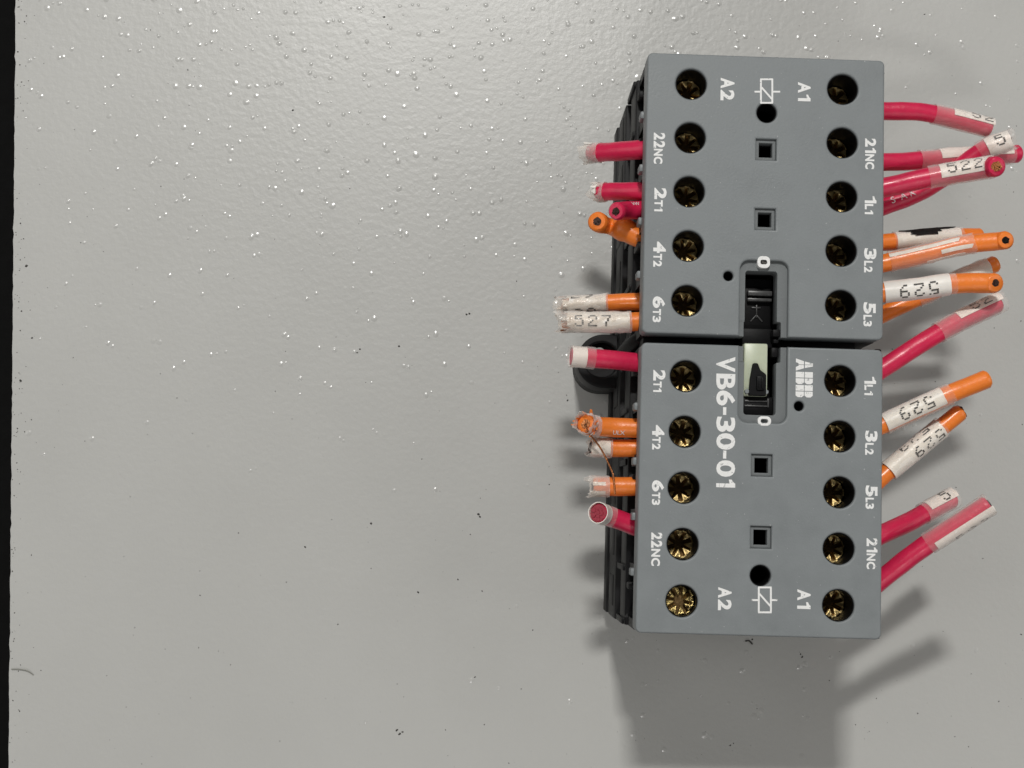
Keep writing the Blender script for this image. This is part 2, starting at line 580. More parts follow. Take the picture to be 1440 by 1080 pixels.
def strands(path, r, count=11, dome=0.25):
    """the cut face of the stranded conductor"""
    ms = []
    c, T, N, B = path.frame(path.L)
    spots = [(0, 0)] + [(0.42 * r, k * math.tau / 5) for k in range(5)] + [(0.8 * r, k * math.tau / 9 + 0.3) for k in range(9)]
    bm = bmesh.new()
    bm.faces.new([bm.verts.new(c + T * 0.02 + (N * math.cos(t * math.tau / 14) + B * math.sin(t * math.tau / 14)) * r * rnd.uniform(0.85, 1.1)) for t in range(14)])
    for q, a in spots[:count]:
        a += rnd.uniform(-0.3, 0.3)
        q *= rnd.uniform(0.8, 1.05)
        o = N * q * math.cos(a) + B * q * math.sin(a)
        h = rnd.uniform(0.03, 0.3)
        rad = r * rnd.uniform(0.2, 0.32)
        lo = [bm.verts.new(c + o + T * -0.3 + (N * math.cos(t * math.tau / 7) + B * math.sin(t * math.tau / 7)) * rad) for t in range(7)]
        hi = [bm.verts.new(c + o + T * h + (N * math.cos(t * math.tau / 7) + B * math.sin(t * math.tau / 7)) * rad * 0.9) for t in range(7)]
        for t in range(7):
            bm.faces.new((lo[t], lo[(t + 1) % 7], hi[(t + 1) % 7], hi[t]))
        bm.faces.new(hi)
    return bm_mesh(bm)

WIRE_GROUP = 'cut wire stubs held in the terminals'
def wire(colour, label, pts, r=1.6, bits=(), core='copper', core_r=0.55, wob=0.05, shape=None, tilt=None):
    """pts: (pixel x, pixel y, height) from the terminal outwards"""
    P = [at(*p) for p in pts]
    path = Path(P)
    end = P[-1]
    base = P[0]
    t = thing(colour + '_wire', label, 'wire', (base.x, base.y, base.z - r), WIRE_GROUP)
    out = 1 if P[-1].x > P[0].x else -1
    sd = rnd.uniform(0, 50)
    def rf(s, th):
        e = (path.L - s)
        k = 1.0
        if e < 0.4:
            k = 0.80 + 0.20 * math.sqrt(max(0.0, 1 - (1 - e / 0.4) ** 2))
        if shape:
            k *= shape(s / path.L, th)
        return r * k * (1 + wob * noise.noise((s * 0.35 + sd, math.cos(th) * 0.8, math.sin(th) * 0.8)))
    ins = obj('insulation', sweep(path, 0, path.L, rf, seg=24), M[colour], t, 50)
    if core:
        obj('copper_core', strands(path, r * core_r), M[core], t, 40)
    lab = None
    for b in bits:
        kind = b[0]
        if kind in ('label', 'smear'):
            _, x0, x1, a0, a1, dr = b[:6]
            s0, s1 = sorted((path.s_at_px(x0), path.s_at_px(x1)))
            if len(b) > 6:
                s1 += b[6]
            rr = r + dr
            g = lambda s, th: rf(min(s, path.L - 0.3), th) + dr + 0.05 * noise.noise((s * 0.5, th * 2, sd))
            full = a1 - a0 >= 359
            if out < 0:
                a0, a1 = -a1, -a0
            me = sweep(path, s0, s1, g, math.radians(a0), math.radians(a0) + (math.tau if full else math.radians(a1 - a0)), seg=26, wall=0.12, ragged=(1.1 if kind == 'smear' else 0.25) if len(b) > 7 else 0.06, seed=sd * 1.7 + a0, rag0=1.1 if kind == 'smear' else 0.0)
            ob = obj('label_sleeve_or_glint' if kind == 'label' else 'black_mark', me, M['paper' if kind == 'label' else 'smear'], t if kind == 'label' else lab, 40)
            if kind == 'label':
                lab = ob
        elif kind == 'clear':
            _, x0, x1, dr, rag = b[:5]
            s0, s1 = sorted((path.s_at_px(x0), path.s_at_px(x1)))
            if len(b) > 5:
                s1 += b[5]
            crump = b[6] if len(b) > 6 else 0.12
            a0, a1 = (0, math.tau)
            g = lambda s, th: rf(min(s, path.L - 0.3), th) + dr + crump * (0.5 + 0.5 * (s - s0) / (s1 - s0)) * noise.noise((s * 0.8 + sd, math.cos(th) * 1.7, math.sin(th) * 1.7))
            obj('clear_sleeve', sweep(path, s0, s1, g, seg=30, wall=0.08, ragged=rag, seed=sd + 7), M['crump' if crump > 0.25 and rag > 0.4 else 'clearpink' if colour == 'red' else 'clear'], t, 25 if crump > 0.2 else 50)
        elif kind == 'dots':
            _, x, ang, dr, txt = b[:5]
            hgt = b[5] if len(b) > 5 else 2.3
            drop = b[6] if len(b) > 6 else 0.04
            obj('printed_number', dot_print(path, path.s_at_px(x), math.radians(ang) * out, r + dr + 0.05, txt, hgt=hgt, drop=drop, outward=-out if len(b) > 7 else out, centre=math.radians(ang) * out), M['ink'], lab, 0)['kind'] = 'stuff'
        elif kind == 'font':
            _, x, ang, txt, hgt = b
            obj('printed_lettering', font_print(path, path.s_at_px(x), math.radians(ang) * out, r * (1 + wob * 0.5) + 0.02, txt, hgt, out), M['white'], t, 0)
    return t, path

# ------------------------------------------------------------------ the reversing contactor
XL, XR, XC, ZF = -7.45, 32.65, 12.8, 48.0
PITCH, CX2, OFF = 9.2, 25.612, 49.384
con = thing('reversing_contactor', 'grey and black pair of contactors joined into one unit with slide interlock on painted plate', 'contactor', (XC, -43.2, 0.0))
YU = (5.2, -42.4)            # upper unit
YD = (-44.0, -91.5)          # lower unit
UNITS = [(YU, 0.0, 1), (YD, -OFF, -1)]

def star(cx, cy, rot, arm=2.15, hw=0.34):
    pts = []
    for k in range(8):
        a = rot + k * math.pi / 4
        c, s = math.cos(a), math.sin(a)
        ln, h = (arm, hw) if k % 2 == 0 else (arm * 0.98, hw * 0.5)
        for (u, v) in ((ln, -h), (ln, h)):
            pts.append((cx + u * c - v * s, cy + u * s + v * c))
        q = a + math.pi / 8
        pts.append((cx + 0.78 * math.cos(q), cy + 0.78 * math.sin(q)))
    return pts

def screw(cx, cy, ztop, bright, rot):
    head = slab(circle(cx, cy, 2.38, 36), [star(cx, cy, rot)], ztop - 1.3, ztop, 0.22, 2)
    floor = slab(circle(cx, cy, 2.2, 24), [], ztop - 2.6, ztop - 1.15, 0.05, 0)
    shank = slab(circle(cx, cy, 1.6, 20), [], ztop - 7, ztop - 2.62, 0.05, 0)
    o = obj('terminal_screw', join([head, shank]), M['oldbrass' if bright else 'brass'], con, 30)
    obj('slot_recess', floor, M['slotshade'], o, 30)
    return o

def terminal_y(off, i):
    return off - i * PITCH

for ui, ((y1, y0), off, sg) in enumerate(UNITS):
    nin = y0 if sg > 0 else y1              # edge at the gap between the two units
    ny = -29.65 if sg > 0 else -56.75       # blind end of the slot recess
    # front cover with its notch, screw holes, windows and holes
    nxa, nxb = XC - 4.05, XC + 4.0
    if sg > 0:
        out = [(XL, y0), (nxa, y0), (nxa, ny), (nxb, ny), (nxb, y0), (XR, y0), (XR, y1), (XL, y1)]
        rad = [0.9, 0.0, 1.5, 1.5, 0.0, 0.9, 0.9, 0.9]
    else:
        out = [(XL, y0), (XR, y0), (XR, y1), (nxb, y1), (nxb, ny), (nxa, ny), (nxa, y1), (XL, y1)]
        rad = [0.9, 0.9, 0.9, 0.0, 1.5, 1.5, 0.0, 0.9]
    holes = []
    for i in range(5):
        for cx in (0.0, CX2):
            holes.append(circle(cx, terminal_y(off, i), 2.62, 44))
    wy = (-10.78, -22.64) if sg > 0 else (-63.72, -75.5)
    for y in wy:
        holes.append(rect(XC - 1.72, y - 1.80, XC + 1.72, y + 1.80))
    py = -4.48 if sg > 0 else -81.70
    holes.append(circle(XC, py, 1.72, 32))
    sx, sy = ((6.77, -32.44) if sg > 0 else (18.8, -53.77))
    holes.append(circle(sx, sy, 0.82, 24))
    which = 'upper' if sg > 0 else 'lower'
    cov = obj('front_cover', slab(rounded(out, rad), holes, 43.0, ZF, 0.32, 3), M['cover'], con, 30)
    cov['label'] = 'grey front cover of the unit with the model lettering' if sg < 0 else 'grey front cover without model lettering'
    for y in wy:
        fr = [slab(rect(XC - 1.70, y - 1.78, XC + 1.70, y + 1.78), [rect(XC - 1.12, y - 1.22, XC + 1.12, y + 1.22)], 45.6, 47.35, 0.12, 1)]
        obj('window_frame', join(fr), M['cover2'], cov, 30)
    # recessed surround of the slot
    ia, ib = XC - 3.05, XC + 2.3
    wa, wb = XC - 3.2, XC + 3.0
    sye = -31.3 if sg > 0 else -55.4
    q = 2.6
    if sg > 0:
        o2 = [(nxa, y0 + 0.02), (wa, y0 + 0.02), (wa, y0 + q), (ia, y0 + q), (ia, sye), (ib, sye), (ib, y0 + q), (wb, y0 + q), (wb, y0 + 0.02), (nxb, y0 + 0.02), (nxb, ny), (nxa, ny)]
        rd = [0, 0, .25, .2, 0.5, 0.5, .2, .25, 0, 0, 1.5, 1.5]
        cxs = rounded(o2, rd)
    else:
        o2 = [(nxa, y1 - 0.02), (wa, y1 - 0.02), (wa, y1 - q), (ia, y1 - q), (ia, sye), (ib, sye), (ib, y1 - q), (wb, y1 - q), (wb, y1 - 0.02), (nxb, y1 - 0.02), (nxb, ny), (nxa, ny)]
        rd = [0, 0, .25, .2, 0.5, 0.5, .2, .25, 0, 0, 1.5, 1.5]
        cxs = rounded(o2, rd)
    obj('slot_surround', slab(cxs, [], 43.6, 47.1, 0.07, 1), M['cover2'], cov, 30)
    # printing
    lines = []
    if sg > 0:
        T = [('A2', 1013, 1033, 110, 141), ('22', 919, 935.5, 187, 208), ('NC', 919, 932, 209.5, 230), ('2', 920, 937.5, 264.5, 280), ('T1', 920, 932, 281.5, 297),
             ('4', 918.5, 936.5, 340, 355.5), ('T2', 918.5, 931, 357, 375), ('6', 917.5, 935.5, 417, 433), ('T3', 917.5, 929.5, 434.5, 453),
             ('A1', 1122, 1140, 116, 142), ('21', 1216.5, 1232, 195, 215), ('NC', 1216.5, 1229.5, 217, 237.5), ('1', 1216, 1232.5, 276, 285.5), ('L1', 1216, 1228, 287, 301),
             ('3', 1215, 1232.5, 349.5, 364.5), ('L2', 1215, 1227, 367, 383), ('5', 1214, 1231.5, 425.5, 441), ('L3', 1214, 1226, 443, 459)]
    else:
        T = [('2', 918.5, 936, 520.5, 535), ('T1', 918.5, 930.5, 536.5, 551), ('4', 917, 934.5, 598, 613.5), ('T2', 917, 929, 614.5, 632), ('6', 916.5, 934, 675.5, 691), ('T3', 916.5, 928.5, 692.5, 710),
             ('22', 915.5, 931.5, 749, 770), ('NC', 915.5, 928.5, 772, 795.5), ('A2', 1009.5, 1029, 826, 858), ('1', 1215.5, 1232, 530, 539.5), ('L1', 1215.5, 1227.5, 541, 555.5),
             ('3', 1216.5, 1234, 606, 621), ('L2', 1216.5, 1228.5, 623, 639.5), ('5', 1217, 1234, 683, 698), ('L3', 1217, 1229, 700, 715.5),
             ('21', 1218.5, 1234, 757, 776.5), ('NC', 1218.5, 1231, 778.5, 800), ('A1', 1121, 1140, 829, 856)]
    k5 = 0
    while k5 < len(T):
        word = [T[k5]]
        if k5 + 1 < len(T) and T[k5 + 1][0][0] in 'NTL':
            word.append(T[k5 + 1])
        k5 += len(word)
        obj('terminal_lettering', px_word(word), M['white'], cov, 0)
    if sg < 0:
        VB = (('V', 502, 522.5), ('B', 526, 547.5), ('6', 549.5, 570), ('-', 573, 583), ('3', 586.5, 607), ('0', 609.5, 632), ('-', 634, 644.5), ('0', 647.5, 670), ('1', 674.5, 685))
        obj('model_lettering', px_word([(c, 1007, 1034, a, b) for c, a, b in VB], 0.03), M['white'], cov, 0)
    # coil symbol
    def bar(ax, ay, bx, by, wd):
        a, b = at(ax, ay, ZF), at(bx, by, ZF)
        d = (b - a).normalized(); nn = Vector((-d.y, d.x, 0)) * wd / 2
        bm = bmesh.new()
        lo = [bm.verts.new(v + Vector((0, 0, -0.02))) for v in (a - nn, b - nn, b + nn, a + nn)]
        hi = [bm.verts.new(v + Vector((0, 0, 0.03 + 0.003 * len(sym)))) for v in (a - nn, b - nn, b + nn, a + nn)]
        bm.faces.new(hi); bm.faces.new(lo[::-1])
        for k in range(4):
            bm.faces.new((lo[k], lo[(k + 1) % 4], hi[(k + 1) % 4], hi[k]))
        return bm_mesh(bm)
    sym = []
    if sg > 0:
        x0, x1, ya, yb, yl, la, lb, dg = 1070, 1086, 111.5, 144.5, 129, 1061, 1097, ((1071, 123), (1086, 140))
    else:
        x0, x1, ya, yb, yl, la, lb, dg = 1067, 1084, 826, 861, 843.8, 1057, 1093, ((1068, 835), (1083, 852))
    for a, b in (((x0, ya), (x0, yb)), ((x1, ya), (x1, yb)), ((x0 - 1, ya), (x1 + 1, ya)), ((x0 - 1, yb), (x1 + 1, yb)), ((la, yl), (x0, yl)), ((x1, yl), (lb, yl)), dg):
        sym.append(bar(*a, *b, 0.30))
    obj('coil_symbol', join(sym), M['white'], cov, 0)
    # the emblem: three block letters split by fine lines
    if sg < 0:
        lx0, lx1 = at(1119, 530, ZF).x, at(1143, 530, ZF).x
        t0, t1 = at(1130, 504.5, ZF).y, at(1130, 560, ZF).y
        H = lx1 - lx0
        W = (t0 - t1) / 3
        polys = []
        g = 0.035
        for c, ch in enumerate('ABB'):
            a0 = c * W + (0.0 if c else -0.02)
            w2 = W - 0.16
            m = a0 + w2 / 2
            if ch == 'A':
                L = []
                cells = [[(0, 0), (0.6, 0), (0.84, 0.17), (0.96, 0.15), (0.96, 0.47), (0.42, 0.47)], [(0.46, 0.53), (0.96, 0.53), (0.96, 1.0), (0.76, 1.0)]]
                for cell in cells:
                    polys.append([(a0 + u * w2 / 2, v) for u, v in cell])
                    polys.append([(a0 + w2 - u * w2 / 2, v) for u, v in cell][::-1])
            else:
                for (va, vb) in ((0.0, 0.485), (0.525, 1.0)):
                    polys.append([(a0, va), (a0 + w2 * 0.47, va), (a0 + w2 * 0.47, vb), (a0, vb)])
                    polys.append(rounded([(a0 + w2 * 0.53, va), (a0 + w2, va), (a0 + w2, vb), (a0 + w2 * 0.53, vb)], [0, 0.30 if va == 0 else 0.22, 0.30 if vb == 1 else 0.22, 0], 4) if False else
                                 [(a0 + w2 * 0.53, va), (a0 + w2 * 0.86, va), (a0 + w2, va + 0.13), (a0 + w2, vb - 0.13), (a0 + w2 * 0.86, vb), (a0 + w2 * 0.53, vb)])
        ms = []
        for pg in polys:
            pts = [(lx0 + v * H, t0 - u) for u, v in pg]
            ms.append(slab(pts, [], ZF - 0.02, ZF + 0.035, 0.0, 0))
        obj('emblem', join(ms), M['white'], cov, 0)
    # zero marks beside the slot
    if sg > 0:
        c = at(1074, 368.5, ZF)
        ring = slab(rounded(rect(c.x - 1.05, c.y - 1.0, c.x + 1.05, c.y + 1.0), 0.75), [rounded(rect(c.x - 0.55, c.y - 0.38, c.x + 0.55, c.y + 0.38), 0.3)], 47.08, ZF + 0.04, 0.03, 0)
    else:
        c = at(1075, 592, ZF)
        ring = slab(rounded(rect(c.x - 1.1, c.y - 0.78, c.x + 1.1, c.y + 0.78), 0.7), [rounded(rect(c.x - 0.62, c.y - 0.36, c.x + 0.62, c.y + 0.36), 0.33)], 47.08, ZF + 0.04, 0.03, 0)
    obj('zero_mark', ring, M['white'], cov, 30)
    if sg > 0:
        c = at(1075, 369, ZF)
        obj('dirt_mark', slab([(c.x - 0.55, c.y - 0.1), (c.x, c.y - 0.3), (c.x + 0.5, c.y - 0.12), (c.x + 0.45, c.y + 0.2), (c.x + 0.1, c.y + 0.1), (c.x - 0.4, c.y + 0.3)], [], 47.05, ZF + 0.045, 0.02, 0), M['speck'], cov, 0)
    # small tabs of the cover that reach down between the terminals
    for i in range(4):
        yy = terminal_y(off, i) - PITCH / 2 + (0.3 if sg > 0 else -0.3)
        for (xa, xb) in ((XL - 0.55, XL + 0.6), (XR - 0.6, XR + 0.25)):
            obj('latch_tab', box(xa, xb, yy - 0.65, yy + 0.65, 40.6, 43.6, 0.25), M['cover'], cov, 30)

    # terminal block under the cover: bays for the wires, wells for the screws
    ylo, yhi = y0 + 0.12, y1 - 0.12
    left, right = [], []
    bw = 7.3
    for i in range(5):
        yc = terminal_y(off, i) - (0.0)
        left += [(XL + 0.25, yc + bw / 2), (XL + 4.3, yc + bw / 2), (XL + 4.3, yc - bw / 2), (XL + 0.25, yc - bw / 2)]
        right += [(XR - 0.25, yc - bw / 2), (XR - 4.3, yc - bw / 2), (XR - 4.3, yc + bw / 2), (XR - 0.25, yc + bw / 2)][::1]
    rr_ = []
    for i in range(4, -1, -1):
        yc = terminal_y(off, i)
        rr_ += [(XR - 0.25, yc - bw / 2), (XR - 4.3, yc - bw / 2), (XR - 4.3, yc + bw / 2), (XR - 0.25, yc + bw / 2)]
    outl = [(XL + 0.25, yhi)] + left + [(XL + 0.25, ylo), (XR - 0.25, ylo)] + rr_ + [(XR - 0.25, yhi)]
    h2 = [circle(cx, terminal_y(off, i), 2.47, 36) for i in range(5) for cx in (0.0, CX2)]
    h2 += [rect(XC - 1.6, y - 1.6, XC + 1.6, y + 1.6) for y in wy] + [circle(XC, py, 1.8, 24)]
    if sg > 0:
        slot = rect(XC - 3.25, ylo + 0.8, XC + 3.1, sye)
    else:
        slot = rect(XC - 3.25, sye, XC + 3.1, yhi - 0.8)
    h2.append(slot)
    h2.append(circle(sx, sy, 0.95, 20))
    ms = [slab(outl, h2, 33.0, 42.99, 0.1, 0)]
    for i in range(5):
        for cx in (0.0, CX2):
            ms.append(slab(circle(cx, terminal_y(off, i), 2.60, 40), [circle(cx, terminal_y(off, i), 2.46, 40)], 42.0, 47.62, 0.03, 0))
    ms.append(slab(circle(XC, py, 1.70, 28), [circle(XC, py, 1.56, 28)], 42.0, 47.6, 0.03, 0))
    ms.append(slab(circle(sx, sy, 0.80, 20), [circle(sx, sy, 0.70, 20)], 42.0, 47.6, 0.03, 0))
    tbk = obj('terminal_block', join(ms), M['black'], con, 30)
    # housing below, in courses that step in and out as the moulded side does
    hs = [box(XL - 0.35, XR + 0.35, ylo - 0.05, yhi + 0.05, 24.2, 32.98, 0.3),
          box(XL + 1.3, XR - 1.3, ylo + 0.5, yhi - 0.5, 20.5, 24.3, 0.05)]
    hou = obj('housing', join(hs), M['black'], con, 30)
    bs = [box(XL - 1.0, XR + 0.9, ylo - 0.0, yhi - 0.9 if sg > 0 else yhi, 7.5, 20.6, 0.3),
          box(XL + 0.2, XR - 0.2, ylo + 0.4, yhi - 1.0, 5.4, 7.6, 0.05),
          box(XL - 1.35, XR + 1.2, ylo + (0.0 if sg > 0 else 0.2), yhi - 1.0 if sg > 0 else yhi, 0.0, 5.5, 0.35)]
    obj('base', join(bs), M['black2'], con, 30)
    # ribs and little hooks on the moulded sides
    for i in range(6):
        yy = terminal_y(off, i) + PITCH / 2
        for sd in (-1, 1):
            xo = XL if sd < 0 else XR
            xs = sorted((xo + sd * 0.75, xo - sd * 0.6))
            obj('rib', box(xs[0], xs[1], yy - 0.55, yy + 0.55, 20.8, 32.0, 0.15), M['black'], hou, 30)
            if i < 5:
                xs = sorted((xo + sd * 0.15, xo - sd * 1.4))
                obj('hook', box(xs[0], xs[1], yy - 3.6, yy - 2.3, 31.0, 37.5 + rnd.uniform(-2, 2), 0.3), M['black2'], hou, 30)
                xs = sorted((xo + sd * 1.15, xo - sd * 0.5))
                obj('side_panel', box(xs[0], xs[1], yy - 7.6, yy - 1.9, 9.5 + rnd.uniform(-1, 1), 17.5, 0.2), M['black'], hou, 30)
    # screws
    for i in range(5):
        for cx in (0.0, CX2):
            yy = terminal_y(off, i)
            z = (42.3 if cx == 0 else 41.9) + rnd.uniform(-0.5, 0.5)
            if sg < 0 and i == 4 and cx == 0:
                z = 45.9
            screw(cx + rnd.uniform(-0.12, 0.12), yy + rnd.uniform(-0.1, 0.1), z, z > 45, rnd.uniform(0, 1.57))

# interlock: what fills the slot and the gap
ga, gb = YD[0], YU[1]
obj('interlock_plate', join([box(XL + 0.9, XC - 3.4, ga - 0.4, gb + 0.4, 0.4, 41.5, 0.2), box(XC + 3.3, XR - 3.2, ga - 0.4, gb + 0.4, 0.4, 42.6, 0.2),
                             box(XL - 0.6, XR - 0.8, ga - 0.4, gb + 0.4, 0.4, 30.0, 0.2)]), M['black'], con)
obj('slot_floor', box(XC - 3.2, XC + 3.05, -55.3, -31.4, 36.0, 39.0, 0.1), M['black'], con)
car = obj('upper_slide', join([box(XC - 2.9, XC + 2.1, -40.9, -31.9, 40.0, 43.0, 0.25), box(XC - 3.0, XC + 2.2, -43.9, -40.6, 40.0, 44.4, 0.25)]), M['black'], con)
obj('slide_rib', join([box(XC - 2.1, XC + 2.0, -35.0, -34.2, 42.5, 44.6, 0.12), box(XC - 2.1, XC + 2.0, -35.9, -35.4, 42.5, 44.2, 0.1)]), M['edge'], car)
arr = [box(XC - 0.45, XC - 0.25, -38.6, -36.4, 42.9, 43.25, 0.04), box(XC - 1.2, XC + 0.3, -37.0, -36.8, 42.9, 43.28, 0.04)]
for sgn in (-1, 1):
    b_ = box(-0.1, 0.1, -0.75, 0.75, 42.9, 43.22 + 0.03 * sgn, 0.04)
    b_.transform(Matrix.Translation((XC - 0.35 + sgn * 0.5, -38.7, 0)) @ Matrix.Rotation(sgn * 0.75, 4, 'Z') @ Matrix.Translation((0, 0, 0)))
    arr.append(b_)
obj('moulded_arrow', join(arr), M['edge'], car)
slid = obj('cream_slide', join([box(XC - 2.95, XC + 1.05, -52.2, -43.35, 42.8, 46.3, 0.3)]), M['cream'], con)
ptr = slab(rounded([(XC - 2.2, -52.2), (XC + 0.7, -52.2), (XC + 0.7, -48.6), (XC - 0.3, -47.9), (XC - 0.75, -46.75), (XC - 1.55, -46.75), (XC - 2.0, -49.4)], [0.2, 0.2, 0.5, 0.3, 0.35, 0.35, 0.4]), [], 46.2, 47.2, 0.2, 2)
po = obj('pointer', join([ptr, box(XC - 1.0, XC + 0.3, -51.3, -48.9, 47.0, 47.7, 0.25), box(XC - 0.75, XC - 0.5, -51.0, -49.2, 47.6, 47.9, 0.08), box(XC - 0.2, XC + 0.05, -51.0, -49.2, 47.6, 47.9, 0.08)]), M['black'], slid)
for dx in (-2.45, 0.75):
    obj('peg', slab(circle(XC + dx, -51.5, 0.38, 16), [], 46.2, 47.0, 0.08, 1), M['cover'], slid)
blk = obj('lower_slide', join([box(XC - 3.0, XC + 2.2, -55.3, -52.2, 40.0, 45.5, 0.3)]), M['black'], con)
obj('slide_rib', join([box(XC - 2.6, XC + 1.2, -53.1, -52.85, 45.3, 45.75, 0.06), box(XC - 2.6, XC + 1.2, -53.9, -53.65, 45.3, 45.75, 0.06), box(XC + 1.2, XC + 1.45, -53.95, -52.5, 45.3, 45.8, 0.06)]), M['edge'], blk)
obj('clip', join([box(XC + 1.7, XC + 3.0, -42.2, -41.0, 42, 46.9, 0.2), box(XC + 2.0, XC + 2.9, -43.2, -42.4, 41, 46.0, 0.2), box(XC + 1.6, XC + 2.7, -45.6, -44.0, 42, 46.6, 0.2)]), M['black'], con)
# lever in the gap and the mounting foot
lv = Path([at(872, 505, 26), at(880, 493, 30), at(893, 481, 34), at(906, 473, 36)])
obj('lever', sweep(lv, 0, lv.L, lambda s, th: 1.3, seg=14), M['black2'], con, 50)
fx, fy = at(840, 521, 0).x + 0.15, -43.6
ft = rounded([(fx - 5.1, fy - 5.1), (XL, fy - 5.1), (XL, fy + 5.1), (fx - 5.1, fy + 5.1)], [5.05, 0, 0, 5.05], 14)
foot = obj('mounting_foot', join([slab(ft, [circle(fx - 0.4, fy + 0.3, 3.3, 32)], 5.0, 14.0, 0.35, 2), slab(ft, [circle(fx - 1.0, fy, 1.2, 28)], 0.0, 5.1, 0.1, 0), slab(circle(fx - 0.4, fy + 0.3, 3.28, 32), [circle(fx - 0.9, fy + 1.3, 0.9, 24)], 4.9, 11.6, 0.1, 0)]), M['black2'], con)
obj('washer', slab(circle(fx - 0.9, fy + 1.3, 1.5, 32), [circle(fx - 0.9, fy + 1.3, 0.5, 24)], 11.7, 12.3, 0.1, 1), M['plate'], foot)
# black nubs of the housing that peek out along the far side
for px, py in ((1243.5, 99), (1243, 172), (1242.5, 470), (1241, 497), (1240.5, 740), (1240, 892)):
    p = at(px, py, 44)
    obj('side_nub', box(XR - 0.6, XR + 0.55, p.y - 0.7, p.y + 0.6, 36, 45.2, 0.25), M['black'], con)

# ------------------------------------------------------------------ wires
LB = 'label'
def torn(tp, dr, n, reach, m, flare=0.5, hole=None):
    t, path = tp
    r = 1.65 + dr
    bm = bmesh.new()
    for k in range(n):
        th = rnd.uniform(0, math.tau)
        wv = rnd.uniform(0.10, 0.32)
        s0 = path.L - rnd.uniform(0.2, 1.2)
        L = rnd.uniform(0.5, 1.0) * reach
        fl = rnd.uniform(-0.3, 1.0) * flare
        prev = None
        for j in range(4):
            u = j / 3
            ss = s0 + L * u
            over = max(0.0, ss - path.L)
            T = path.frame(path.L)[1]
            row = []
            for sgn in (-1, 1):
                for off in (0.0, -0.07):
                    p = path.point(min(ss, path.L - 0.01), th + sgn * wv * (1 - 0.75 * u) + 0.25 * u * math.sin(k), r + fl * u * u + off) + T * over
                    row.append(bm.verts.new(p))
            if prev:
                for q in ((0, 2), (2, 3), (3, 1), (1, 0)):
                    bm.faces.new((prev[q[0]], prev[q[1]], row[q[1]], row[q[0]]))
            prev = row
        bm.faces.new((prev[0], prev[2], prev[3], prev[1]))
    obj('torn_shreds', bm_mesh(bm), m, t, 0)['kind'] = 'stuff'
    return tp
# side with T terminals
torn(torn(wire('red', 'red wire stub at terminal 22NC beside A2, frayed clear film at its tip', [(935, 207, 38), (905, 210, 37.5), (870, 213, 35), (829, 215, 31)], 1.68, [('clear', 846, 829, 0.12, 0.9, 0.8, 0.45)], core='darkcore'), 0.15, 16, 1.8, M['crump'], 0.9), 0.2, 6, 1.6, M['paper'], 0.8)  # white shreds paint highlights into the frayed tip
torn(torn(wire('red', 'straight red wire at terminal 2T1 next to 22NC, crumpled clear film end', [(935, 268, 38), (905, 269, 37.5), (870, 269, 35.5), (840, 270, 33)], 1.58, [('clear', 853, 840, 0.12, 0.7, 0.7, 0.5)], core='darkcore'), 0.1, 14, 1.5, M['crump'], 0.5), 0.15, 5, 1.3, M['paper'], 0.4)  # white shreds again stand in for highlights on the crumpled film
wire('red', 'short red wire with its round cut end turned up, touching the bulging orange wire', [(935, 293, 38), (905, 295, 38.5), (880, 296, 40), (866, 297, 43.3)], 1.55, [('font', 888, 30, 'VW', 0.8)], core='darkcore', core_r=0.44)
wire('orange', 'bent bulging bare orange wire at terminal 4T2, touching the turned-up red wire', [(930, 343, 36), (900, 335, 36), (880, 324, 35.5), (860, 319, 34.5), (846, 315, 35.5), (840, 311, 38.5)], 1.75, core='darkcore', core_r=0.42,
     shape=lambda u, th: 1.0 + 0.22 * math.exp(-((u - 0.50) / 0.12) ** 2) - 0.22 * math.exp(-((u - 0.66) / 0.10) ** 2) - 0.25 * max(0.0, 0.32 - u) / 0.32)
torn(torn(wire('orange', 'orange wire at terminal 6T3 with white sleeve of no readable number beside 527', [(935, 423, 36), (905, 424, 36), (870, 425, 35.5), (792, 430, 34)], 1.5, [(LB, 853, 790, 0, 360, 0.1), ('dots', 810, 68, 0.1, '529', 1.8, 0.1), ('dots', 812, -62, 0.1, '529', 1.8, 0.1), ('clear', 855, 790, 0.2, 0.8, 1.3, 0.3)], core='copper'), 0.1, 14, 1.6, M['crump'], 0.4), 0.0, 8, 1.5, M['copper'], 0.1)
torn(torn(wire('orange', 'orange wire with white sleeve printed 527 and shattered clear tip', [(935, 452, 39), (905, 452, 39), (870, 453, 39), (800, 453, 38)], 1.62, [(LB, 885, 800, -120, 125, 0.16, 0.2), ('dots', 833, 2, 0.16, '527', 2.1), ('clear', 888, 800, 0.26, 1.0, 1.8, 0.28)], core='copper', core_r=0.8), 0.2, 20, 2.4, M['crump'], 0.3), 0.1, 16, 2.4, M['copper'], 0.2)
wire('red', 'red wire over the mounting foot at terminal 2T1, white sleeve with clear collar', [(930, 514, 38), (897, 510, 38), (860, 506, 39), (803, 501, 40)], 1.62, [(LB, 823, 801, 0, 360, 0.16), ('clear', 835, 800, 0.28, 0.2, 0.3, 0.1)], core=None)
torn(torn(wire('orange', 'orange wire at terminal 4T2 whose clear-sheathed tip sheds a loose copper strand', [(930, 602, 39), (897, 602, 39), (860, 601, 39), (832, 599, 40), (824, 596, 42)], 1.66, [('font', 868, -35, 'ULX', 0.85), ('clear', 842, 824, 0.15, 0.9, 1.3, 0.5)], core='copper', core_r=0.5), 0.15, 18, 1.4, M['orange'], 0.8), 0.25, 6, 1.2, M['crump'], 0.6)
